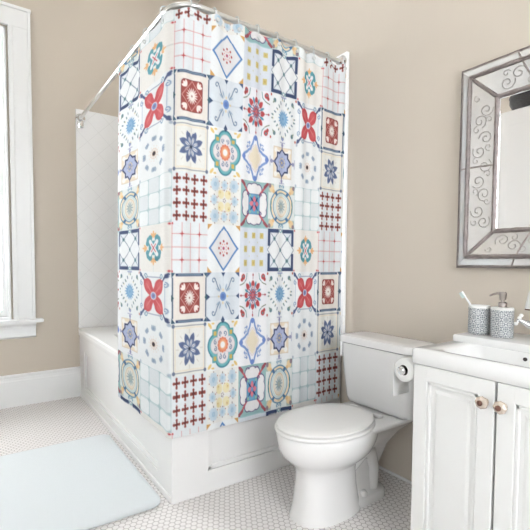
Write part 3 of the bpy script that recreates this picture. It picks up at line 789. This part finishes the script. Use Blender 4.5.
ring_loft(bm, [tk(.035, .175, .180, .3795), tk(.03, .188, .194, .386), tk(.028, .194, .200, .41), tk(.022, .208, .211, .56), tk(.02, .213, .215, .65), tk(.02, .214, .216, .682)])
tank = obj('toilet_tank', bm, M['porcelain'], toi, smooth=True, ang=.9)
bm = B(); ring_loft(bm, [tk(.016, .216, .217, .684), tk(.012, .224, .226, .688), tk(.012, .224, .226, .712), tk(.015, .221, .223, .721), tk(.03, .207, .208, .7255), tk(.06, .17, .17, .7265)])
obj('tank_lid', bm, M['porcelain'], toi, smooth=True, ang=.9)

# ------------------------------------------------------------------ vanity
VX, V0, V1, VZ = 1.274, .334, .908, .79
van = thing('vanity_cabinet', 'white two-door vanity cabinet with amber glass knobs under the sink', 'cabinet', (VX, (V0 + V1) / 2, 0))
bm = B()
for q in ((VX + .022, XW - .004, V0 + .004, V0 + .022, 0, .7355), (VX + .022, XW - .004, V1 - .02, V1 - .002, 0, .7355), (XW - .016, XW - .004, V0 + .02, V1 - .018, 0, .7355),
          (VX + .022, XW - .014, V0 + .02, V1 - .018, .08, .098), (VX + .0222, VX + .04, V0 + .02, V1 - .018, 0, .082), (VX + .0222, VX + .028, V0 + .02, V1 - .018, .08, .69)): box(bm, *q, .001)
obj('cabinet_body', bm, M['cabinet'], van)
bm = B(); box(bm, VX + .018, VX + .0218, .60, .64, .085, .734, 0); obj('door_gap', bm, M['dark'], van)
def door(y0, y1, knob_y, lab):
    z0, z1 = .08, .733; bm = B(); x = VX
    def bx(xa, xb, ya, yb, za, zb, bev=.003): box(bm, xa, xb, ya, yb, za, zb, bev)
    s = .052
    bx(x + .002, x + .021, y0, y0 + s, z0, z1); bx(x + .002, x + .021, y1 - s, y1, z0, z1)
    bx(x + .0022, x + .021, y0 + s - .004, y1 - s + .004, z0, z0 + s); bx(x + .0022, x + .021, y0 + s - .004, y1 - s + .004, z1 - s, z1)
    bx(x + .012, x + .02, y0 + s - .004, y1 - s + .004, z0 + s - .004, z1 - s + .004, 0)
    for a, b, c, d in ((y0 + s, y0 + s + .012, z0 + s, z1 - s), (y1 - s - .012, y1 - s, z0 + s, z1 - s), (y0 + s, y1 - s, z0 + s, z0 + s + .012), (y0 + s, y1 - s, z1 - s - .012, z1 - s)):
        bx(x + .006, x + .014, a, b, c, d, .003)
    rp = [(s + .024, .012), (s + .034, .0085)]
    R1 = [Vector((x + rp[0][1], yy, zz)) for yy, zz in ((y0 + rp[0][0], z0 + rp[0][0]), (y1 - rp[0][0], z0 + rp[0][0]), (y1 - rp[0][0], z1 - rp[0][0]), (y0 + rp[0][0], z1 - rp[0][0]))]
    R2 = [Vector((x + rp[1][1], yy, zz)) for yy, zz in ((y0 + rp[1][0], z0 + rp[1][0]), (y1 - rp[1][0], z0 + rp[1][0]), (y1 - rp[1][0], z1 - rp[1][0]), (y0 + rp[1][0], z1 - rp[1][0]))]
    ring_loft(bm, [R1, R2])
    d = obj('cabinet_door', bm, M['cabinet'], van)
    bm = B(); zk = .668
    lathe(bm, (x + .002, knob_y, zk), (-1, 0, 0), [(0, .011), (.003, .011), (.006, .007), (.012, .0075), (.014, .015), (.019, .0195), (.026, .0195), (.031, .014), (.033, .008)], 8)
    k = obj('door_knob', bm, M['glassbead'], d)
    k['label'] = 'faceted amber glass knob'
    bm = B(); lathe(bm, (x - .030, knob_y, zk), (-1, 0, 0), [(0, .0085), (.004, .0085), (.007, .005), (.008, .0)], 14)
    obj('knob_screw', bm, M['bronze'], d, smooth=True)
door(.6255, V1 - .003, .652, '')
door(V0 + .005, .6185, .598, '')
# sink top : slab with moulded basin and raised ledge
snk = thing('sink', 'white ceramic vanity-top sink with raised back ledge on the cabinet', 'sink', (VX, (V0 + V1) / 2, .737))
bm = B()
o_ = lambda z, g=0: rrect(VX - .006 + g, XW - .003, V0 - .004 + g, V1 + .003 - g, z, .010, 5)
i_ = lambda z, g: rrect(VX + .030 + g, 1.515 - g * .3, V0 + .05 + g, V1 - .07 - g * 1.2, z, .045, 5)
ring_loft(bm, [i_(.70, .045), o_(.7375, .003), o_(.740, 0), o_(VZ - .006, 0), o_(VZ, .006), i_(VZ, 0), i_(VZ - .006, .006), i_(VZ - .07, .02), i_(VZ - .085, .035)])
obj('basin', bm, M['sink'], snk, smooth=True, ang=.9)
bm = B(); box(bm, 1.518, XW - .0035, V0 - .003, V1 + .0025, VZ - .004, .815, .008, 4)
obj('ledge', bm, M['sink'], snk, smooth=True, ang=.9)
bm = B(); lathe(bm, (1.512, .645, .768), (-1, 0, 0), [(0, .0065), (.003, .0065), (.004, .004), (.0045, .0)], 20)
obj('overflow_hole', bm, M['dark'], snk, smooth=True)
bm = B(); lathe(bm, (1.41, .62, VZ - .0846), (0, 0, 1), [(0, .02), (.002, .02), (.003, .014), (.0032, 0)], 24)
obj('drain', bm, M['chrome'], snk, smooth=True)

# faucet
fau = thing('faucet', 'chrome gooseneck faucet with cross handles on the sink ledge', 'faucet', (1.66, .585, .8155))
bm = B(); lathe(bm, (1.665, .575, .8155), (0, 0, 1), [(0, .028), (.006, .028), (.012, .018), (.05, .014)], 24)
tube(bm, [(1.665, .575, .85), (1.665, .575, .96), (1.660, .577, 1.0), (1.643, .590, 1.03), (1.61, .612, 1.045), (1.575, .620, 1.04), (1.55, .632, 1.022), (1.538, .636, 1.0), (1.535, .637, .975)], .0105, 14)
obj('faucet_spout', bm, M['chrome'], fau, smooth=True)
bm = B(); lathe(bm, (1.535, .637, .998), (0, 0, -1), [(0, .010), (.006, .013), (.02, .016), (.045, .0205), (.062, .023), (.064, .019)], 48, 12, .04)
b = obj('faucet_bell', bm, M['ribbed'], fau, smooth=True); b['label'] = 'ribbed white bell at the spout end'
bm = B(); lathe(bm, (1.535, .637, .936), (0, 0, -1), [(0, .0235), (.004, .0238), (.005, .019)], 32); obj('bell_rim', bm, M['bronze'], b, smooth=True)
for yb, yk in ((.655, .716), (.50, .44)):
    bm = B(); s = 1 if yk > yb else -1
    base = Vector((1.64, yb, .8155)); mid = Vector((1.635, yb, .855)); end = Vector((1.615, yk, .886))
    lathe(bm, base, (0, 0, 1), [(0, .024), (.006, .024), (.012, .016), (.036, .014), (.046, .010), (.048, 0)], 24)
    tube(bm, [mid, mid.lerp(end, .45), mid.lerp(end, .85), end], [.012, .014, .008, .007], 14)
    h = obj('faucet_handle', bm, M['chrome'], fau, smooth=True)
    d = (end - mid).normalized(); u, v = basis(d)
    bm = B()
    for a in (0, PI / 2, PI, 1.5 * PI):
        w = u * math.cos(a + .5) + v * math.sin(a + .5)
        tube(bm, [end, end + w * .016], .0045, 8)
    obj('handle_cross', bm, M['chrome'], h, smooth=True)
    for a in (0, PI / 2, PI, 1.5 * PI):
        w = u * math.cos(a + .5) + v * math.sin(a + .5); bm = B()
        bmesh.ops.create_uvsphere(bm, u_segments=14, v_segments=10, radius=.0068, matrix=Matrix.Translation(end + w * .018))
        obj('handle_ball', bm, M['lipwhite'], h, smooth=True)

# cups
def cup(bm, c, r, h):
    lathe(bm, c, (0, 0, 1), [(0, r - .003), (.003, r), (h, r)], 40)
def cup_thing(name, label, cat, c):
    t = thing(name, label, cat, c)
    bm = B(); lathe(bm, c, (0, 0, 1), [(0, .0355), (.003, .0385), (.100, .0385), (.1, .0345), (.012, .034), (.011, 0)], 40)
    obj('printed_body', bm, M['cup'], t, smooth=True, ang=.9); return t
c1 = Vector((1.616, .860, .8155)); t1 = cup_thing('toothbrush_holder', 'grey and white patterned toothbrush holder with a white toothbrush in it', 'toothbrush holder', c1)
bm = B(); lathe(bm, c1, (0, 0, 1), [(.1002, .0387), (.108, .0387), (.110, .036), (.110, .030), (.1015, .0295)], 40)
obj('holder_rim', bm, M['lipwhite'], t1, smooth=True)
c2 = Vector((1.616, .774, .8155)); t2 = cup_thing('soap_dispenser', 'grey and white patterned soap dispenser with brushed metal pump', 'soap dispenser', c2)
bm = B(); lathe(bm, c2, (0, 0, 1), [(.1002, .0387), (.106, .0387), (.110, .036), (.111, .012), (.111, 0)], 40)
obj('dispenser_top', bm, M['lipwhite'], t2, smooth=True)
bm = B(); lathe(bm, c2, (0, 0, 1), [(.1112, .0145), (.126, .0145), (.128, .012), (.1285, .006), (.136, .006), (.1365, .011), (.162, .0125), (.166, .010), (.167, 0)], 28)
pd = Vector((-.25, .97, 0)).normalized()
tube(bm, [c2 + Vector((0, 0, .160)), c2 + pd * .018 + Vector((0, 0, .160)), c2 + pd * .034 + Vector((0, 0, .155)), c2 + pd * .044 + Vector((0, 0, .150))], [.006, .005, .004, .003], 10)
p = obj('pump', bm, M['nickel'], t2, smooth=True); p['label'] = 'brushed metal pump'
# toothbrush
a = c1 + Vector((.008, -.012, .104)); a = c1 + Vector((.004, -.006, .02)); e = c1 + Vector((-.010, .058, .178))
tb = thing('toothbrush', 'white toothbrush leaning out of the patterned holder', 'toothbrush', a)
e = c1 + Vector((-.004, .070, .158))
a = c1 + Vector((.006, -.029, .018))
dd = (e - a).normalized()
bm = B(); tube(bm, [a, a.lerp(e, .3), a.lerp(e, .7), a.lerp(e, .84), e], [.004, .0045, .0038, .0028, .0045], 10)
obj('brush_handle', bm, M['brush'], tb, smooth=True)
bm = B(); sd = Vector((-.3, .9, -.2)); sd = (sd - dd * sd.dot(dd)).normalized()
for k in range(6):
    for s in (-1, 1):
        pp = e - dd * (.001 + k * .0042) + dd.cross(sd) * .0026 * s
        tube(bm, [pp, pp + sd * .013], .0017, 6)
obj('brush_bristles', bm, M['bristle'], tb)

# toilet paper and its holder on the cabinet's side
tp = thing('toilet_roll_holder', 'chrome toilet roll holder on the side of the vanity', 'toilet roll holder', (1.33, V1, .70))
pc = Vector((1.287, .9565, .697))
bm = B(); tube(bm, [pc + Vector((-.012, 0, 0)), pc + Vector((.118, 0, 0))], .008, 14)
lathe(bm, pc + Vector((-.010, 0, 0)), (-1, 0, 0), [(0, .0155), (.006, .0155), (.009, .012), (.010, 0)], 24)
tube(bm, [pc + Vector((.118, 0, 0)), pc + Vector((.122, -.03, 0)), (1.409, V1 + .004, .697)], .006, 10)
lathe(bm, (1.409, V1 - .001, .697), (0, 1, 0), [(0, .02), (.005, .02), (.008, .012), (.009, 0)], 24)
obj('holder_arm', bm, M['chrome'], tp, smooth=True)
rl = thing('toilet_roll', 'white toilet roll with hanging end beside the vanity', 'toilet roll', pc)
bm = B()
n = 40; Ro, Ri = .043, .019; xa, xb = pc.x, pc.x + .098
def circ(x, r): return [Vector((x, pc.y + r * math.cos(2 * PI * k / n), pc.z + r * math.sin(2 * PI * k / n))) for k in range(n)]
R = ring_loft(bm, [circ(xa, Ri), circ(xa, Ro - .003), circ(xa + .003, Ro), circ(xb - .003, Ro), circ(xb, Ro - .003), circ(xb, Ri), circ(xa, Ri)], False, False)
bmesh.ops.remove_doubles(bm, verts=bm.verts, dist=1e-6)
obj('paper_roll', bm, M['paper'], rl, smooth=True, ang=.9)
bm = B()
sh = [(pc.y + (Ro + .001) * math.cos(q), pc.z + (Ro + .001) * math.sin(q)) for q in [1.2 - 1.2 * k / 8 for k in range(9)]] + [(pc.y + Ro + .003, pc.z - .03), (pc.y + Ro + .003, pc.z - .07), (pc.y + Ro, pc.z - .108)]
pr = sh + [(y + .0012, z) for y, z in reversed(sh)]
ring_loft(bm, [[Vector((x, y, z)) for y, z in pr] for x in (xa + .002, xb - .002)])
obj('hanging_sheet', bm, M['paper'], rl)
bm = B(); ring_loft(bm, [circ(xa + .001, Ri - .0002), circ(xa + .001, Ri - .0015), circ(xb - .001, Ri - .0015), circ(xb - .001, Ri - .0002), circ(xa + .001, Ri - .0002)], False, False)
obj('cardboard_core', bm, M['card'], rl, smooth=True)

# ------------------------------------------------------------------ mirror
mir = thing('wall_mirror', 'antiqued silver wall mirror with etched mirrored frame above the sink', 'mirror', (XW, .61, 1.48))
MY0, MY1, MZ0, MZ1 = .20, 1.032, 1.068, 1.902
def lvl(g, x): return [Vector((x, y, z)) for y, z in ((MY0 + g, MZ0 + g), (MY1 - g, MZ0 + g), (MY1 - g, MZ1 - g), (MY0 + g, MZ1 - g))]
XO, XR, XI = 1.738, 1.726, 1.748      # outer edge, ridge, inner
bm = B(); ring_loft(bm, [lvl(.002, XW - .002), lvl(0, XO + .004), lvl(.0, XO), lvl(.012, XO - .004), lvl(.012, XO + .008), lvl(.02, XW - .01), lvl(.02, XW - .002)], False, False)
obj('mirror_edge', bm, M['antique'], mir)
bm = B(); box(bm, XW - .012, XW - .003, MY0 + .015, MY1 - .015, MZ0 + .015, MZ1 - .015); obj('mirror_back', bm, M['card'], mir)
gA, gB, gC, gD = .012, .040, .052, .146
def side(k, g0, x0, g1, x1):
    a, b = lvl(g0, x0), lvl(g1, x1); j = (k + 1) % 4
    return a[k], a[j], b[j], b[k]
def slab(bm, quad, t=.003):
    q = [Vector(p) for p in quad]; nrm = (q[1] - q[0]).cross(q[3] - q[0]).normalized()
    if nrm.x > 0: nrm = -nrm
    ring_loft(bm, [[p - nrm * t for p in q], q])
def swirl(bm, quad, cu, cv, rad, turns, sg, rot, r=.0020):
    """spiral lying on the quad at parameter (cu, cv)"""
    p00, p10, p11, p01 = quad
    def P(u, v): return (p00 * (1 - u) + p10 * u) * (1 - v) + (p01 * (1 - u) + p11 * u) * v
    c = P(cu, cv); ex = (p10 - p00).normalized(); nrm = ex.cross((p01 + p11) - (p00 + p10)).normalized(); ey = nrm.cross(ex).normalized()
    if nrm.x > 0: nrm = -nrm
    pts = []
    for k in range(15):
        t = k / 14; rr_ = rad * (1 - .82 * t); q = rot + sg * turns * 2 * PI * t
        pts.append(c + ex * rr_ * math.cos(q) + ey * rr_ * math.sin(q) * .9 + nrm * .0004)
    tube(bm, pts, r, 5)
for k in range(4):
    bm = B(); slab(bm, side(k, gA, XO - .004, gB, XR)); obj('bevelled_glass_strip', bm, M['oldmirror'], mir)
    quad = side(k, gC, XR - .001, gD, XI)
    bm = B(); slab(bm, quad)
    pn = obj('etched_glass_panel', bm, M['oldmirror'], mir)
    bm = B(); rnd = random.Random(k)
    for i in range(9):
        cu = .13 + .74 * i / 8
        swirl(bm, quad, cu, .5 + .12 * (-1) ** i, .030, 1.35, (-1) ** i, rnd.uniform(0, 6.28))
        swirl(bm, quad, cu + .035, .5 - .24 * (-1) ** i, .016, 1.0, -(-1) ** i, rnd.uniform(0, 6.28), .0016)
    obj('etched_scrolls', bm, M['etch'], pn, smooth=True)
bm = B()
for g, x, r in ((.0465, XR - .001, .0095), (.150, XI - .001, .0095)):
    L = lvl(g, x)
    for i in range(4):
        a, b = L[i], L[(i + 1) % 4]
        nseg = 24; tube(bm, [a.lerp(b, j / nseg) for j in range(nseg + 1)], [r * (1 + .12 * math.sin(j * 2.3 + i)) for j in range(nseg + 1)], 8)
A, Bq = lvl(.046, XR - .002), lvl(.150, XI - .002)
for i in range(4): tube(bm, [A[i], A[i].lerp(Bq[i], .5), Bq[i]], .0075, 8)
for i in range(4):      # seams across the panels
    j = (i + 1) % 4
    for t in ((.5,) if i in (1, 3) else (.27, .73)):
        tube(bm, [A[i].lerp(A[j], t), Bq[i].lerp(Bq[j], t)], .0032, 8)
        O_ = lvl(.012, XO - .004); tube(bm, [O_[i].lerp(O_[j], t), A[i].lerp(A[j], t)], .0032, 8)
obj('silver_seams', bm, M['antique'], mir, smooth=True)
bm = B()
inn = lvl(.157, XI - .001)
ring_loft(bm, [lvl(.154, XI + .002), lvl(.156, XI - .0025), lvl(.162, XI + .001), lvl(.162, XI + .004), lvl(.154, XI + .004)], False, False)
obj('inner_bevel', bm, M['mirror'], mir)
bm = B(); y0_, y1_, z0_, z1_ = MY0 + .162, MY1 - .162, MZ0 + .162, MZ1 - .162
box(bm, XI + .0015, XI + .0045, y0_, y1_, z0_, z1_)
obj('mirror_glass', bm, M['mirror'], mir)

# ------------------------------------------------------------------ bath mat
bm = B(); rx0, rx1, ry0, ry1 = -.44, .692, 1.765, 2.685
ring_loft(bm, [rrect(rx0, rx1, ry0, ry1, .0015, .05, 8), rrect(rx0 - .003, rx1 + .003, ry0 - .003, ry1 + .003, .008, .053, 8), rrect(rx0, rx1, ry0, ry1, .018, .05, 8), rrect(rx0 + .012, rx1 - .012, ry0 + .012, ry1 - .012, .0215, .04, 8)])
rug = obj('bath_mat', bm, M['rug'], origin=((rx0 + rx1) / 2, (ry0 + ry1) / 2, 0), smooth=True, ang=1.2)
tag(rug, 'plain pale white bath mat with rounded corners on the floor beside the bathtub', 'bath mat')

# ------------------------------------------------------------------ cabinet and basket seen in the mirror
wx0, wx1, wy0, wy1, wz = XL + .024, -.60, 1.02, 2.065, 2.50
wr = thing('linen_cabinet', 'tall white cabinet reflected in the wall mirror', 'cabinet', ((wx0 + wx1) / 2, (wy0 + wy1) / 2, 0))
bm = B(); box(bm, wx0, wx1 - .02, wy0, wy1, 0, wz, .003); obj('cabinet_body', bm, M['linen'], wr)
for a, b in ((wy0 + .002, (wy0 + wy1) / 2 - .002), ((wy0 + wy1) / 2 + .002, wy1 - .012)):
    bm = B(); box(bm, wx1 - .019, wx1, a, b, .08, wz - .02, .003)
    for c, d in ((.2, 1.05), (1.17, wz - .14)):
        box(bm, wx1, wx1 + .006, a + .09, b - .09, c, d, .003)
    dr = obj('cabinet_door', bm, M['linen'], wr)
    kk = b - .04 if a < 1.3 else a + .04
    bm = B(); lathe(bm, (wx1, kk, 1.1), (1, 0, 0), [(0, .008), (.012, .008), (.014, .015), (.024, .015), (.028, .0)], 16); obj('door_knob', bm, M['nickel'], dr, smooth=True)
bc = Vector((-.76, 1.755, wz + .001))
bk = thing('basket', 'black oval basket reflected in the mirror, on top of the tall white cabinet', 'basket', bc)
bm = B(); ring_loft(bm, [oval(bc.x, bc.y, bc.z, .13, .23, 2.2), oval(bc.x, bc.y, bc.z + .08, .16, .27, 2.2), oval(bc.x, bc.y, bc.z + .13, .16, .27, 2.2)])
obj('basket_body', bm, M['basket'], bk, smooth=True)
bm = B(); ring_loft(bm, [oval(bc.x, bc.y, bc.z + .131, .165, .275, 2.2), oval(bc.x, bc.y, bc.z + .15, .16, .27, 2.2), oval(bc.x, bc.y, bc.z + .19, .12, .21, 2.2), oval(bc.x, bc.y, bc.z + .205, .05, .1, 2.2)])
obj('basket_lid', bm, M['basket'], bk, smooth=True)

# ------------------------------------------------------------------ light
w = bpy.data.worlds.new('daylight'); SC.world = w; w.use_nodes = True
w.node_tree.nodes['Background'].inputs[0].default_value = (.93, .97, 1.0, 1)
w.node_tree.nodes['Background'].inputs[1].default_value = 4.5
def area(name, loc, rot, sx, sy, power, col=(1, 1, 1)):
    l = bpy.data.lights.new(name, 'AREA'); l.shape = 'RECTANGLE'; l.size = sx; l.size_y = sy; l.energy = power; l.color = col
    o = bpy.data.objects.new(name, l); COL.objects.link(o); o.location = loc; o.rotation_euler = rot
    o.visible_camera = True
    return o
area('window_daylight', ((WX0 + WX1) / 2, YW + .22, (WZ0 + WZ1) / 2), (-PI / 2, 0, 0), WX1 - WX0, WZ1 - WZ0, 90, (.93, .97, 1.0))
area('rear_fill_light', ((BX0 + BX1) / 2, YB - .22, (BZ0 + BZ1) / 2), (PI / 2, 0, 0), BX1 - BX0, BZ1 - BZ0, 84, (.96, .98, 1.0))  # fill light shining through the added rear window
area('side_fill_light', (XL - .22, (LY0 + LY1) / 2, (BZ0 + BZ1) / 2), (PI / 2, 0, -PI / 2), LY1 - LY0, BZ1 - BZ0, 15, (.96, .98, 1.0))  # fill light shining through the added side window

cl = thing('added_fill_lamp', 'added fill lamp, round and white, flush on the ceiling above the bathtub', 'ceiling lamp', (1.1, 2.7, ZC))  # lamp added out of view to brighten the tub surround
bm = B(); lathe(bm, (1.1, 2.7, ZC - .001), (0, 0, -1), [(0, .17), (.02, .17), (.024, .165), (.024, .0)], 40); obj('fill_lamp_base', bm, M['trim'], cl, smooth=True, ang=.8)
q = N('fill_lamp_glow'); q.b.inputs['Base Color'].default_value = (1, 1, 1, 1); q.b.inputs['Emission Color'].default_value = (1, .95, .9, 1); q.b.inputs['Emission Strength'].default_value = 26  # glow of the added lamp
bm = B(); lathe(bm, (1.1, 2.7, ZC - .0255), (0, 0, -1), [(0, .15), (.02, .148), (.045, .125), (.062, .07), (.068, 0)], 40); obj('fill_lamp_glass', bm, q.m, cl, smooth=True, ang=.8)
# ------------------------------------------------------------------ camera
cam = bpy.data.cameras.new('camera'); co_ = bpy.data.objects.new('camera', cam); COL.objects.link(co_)
f_, yaw, pit, rol, px_, py_ = 423.7277, math.radians(35.0375), math.radians(2.6862), math.radians(.3916), 265., 283.5521
fw = Vector((math.sin(yaw) * math.cos(pit), math.cos(yaw) * math.cos(pit), -math.sin(pit)))
rt = Vector((math.cos(yaw), -math.sin(yaw), 0)); up = rt.cross(fw)
r2 = rt * math.cos(rol) + up * math.sin(rol); u2 = -rt * math.sin(rol) + up * math.cos(rol)
mtx = Matrix((r2, u2, -fw)).transposed().to_4x4(); mtx.translation = Vector((0, 0, 1.08)); co_.matrix_world = mtx
cam.sensor_fit = 'HORIZONTAL'; cam.sensor_width = 36; cam.lens = f_ / 530 * 36
cam.shift_x = (265 - px_) / 530; cam.shift_y = (py_ - 265) / 530; cam.clip_start = .02
SC.camera = co_
vs = SC.view_settings; vs.view_transform = 'Standard'; vs.look = 'None'; vs.exposure = -0.5; vs.gamma = 1; vs.use_curve_mapping = False
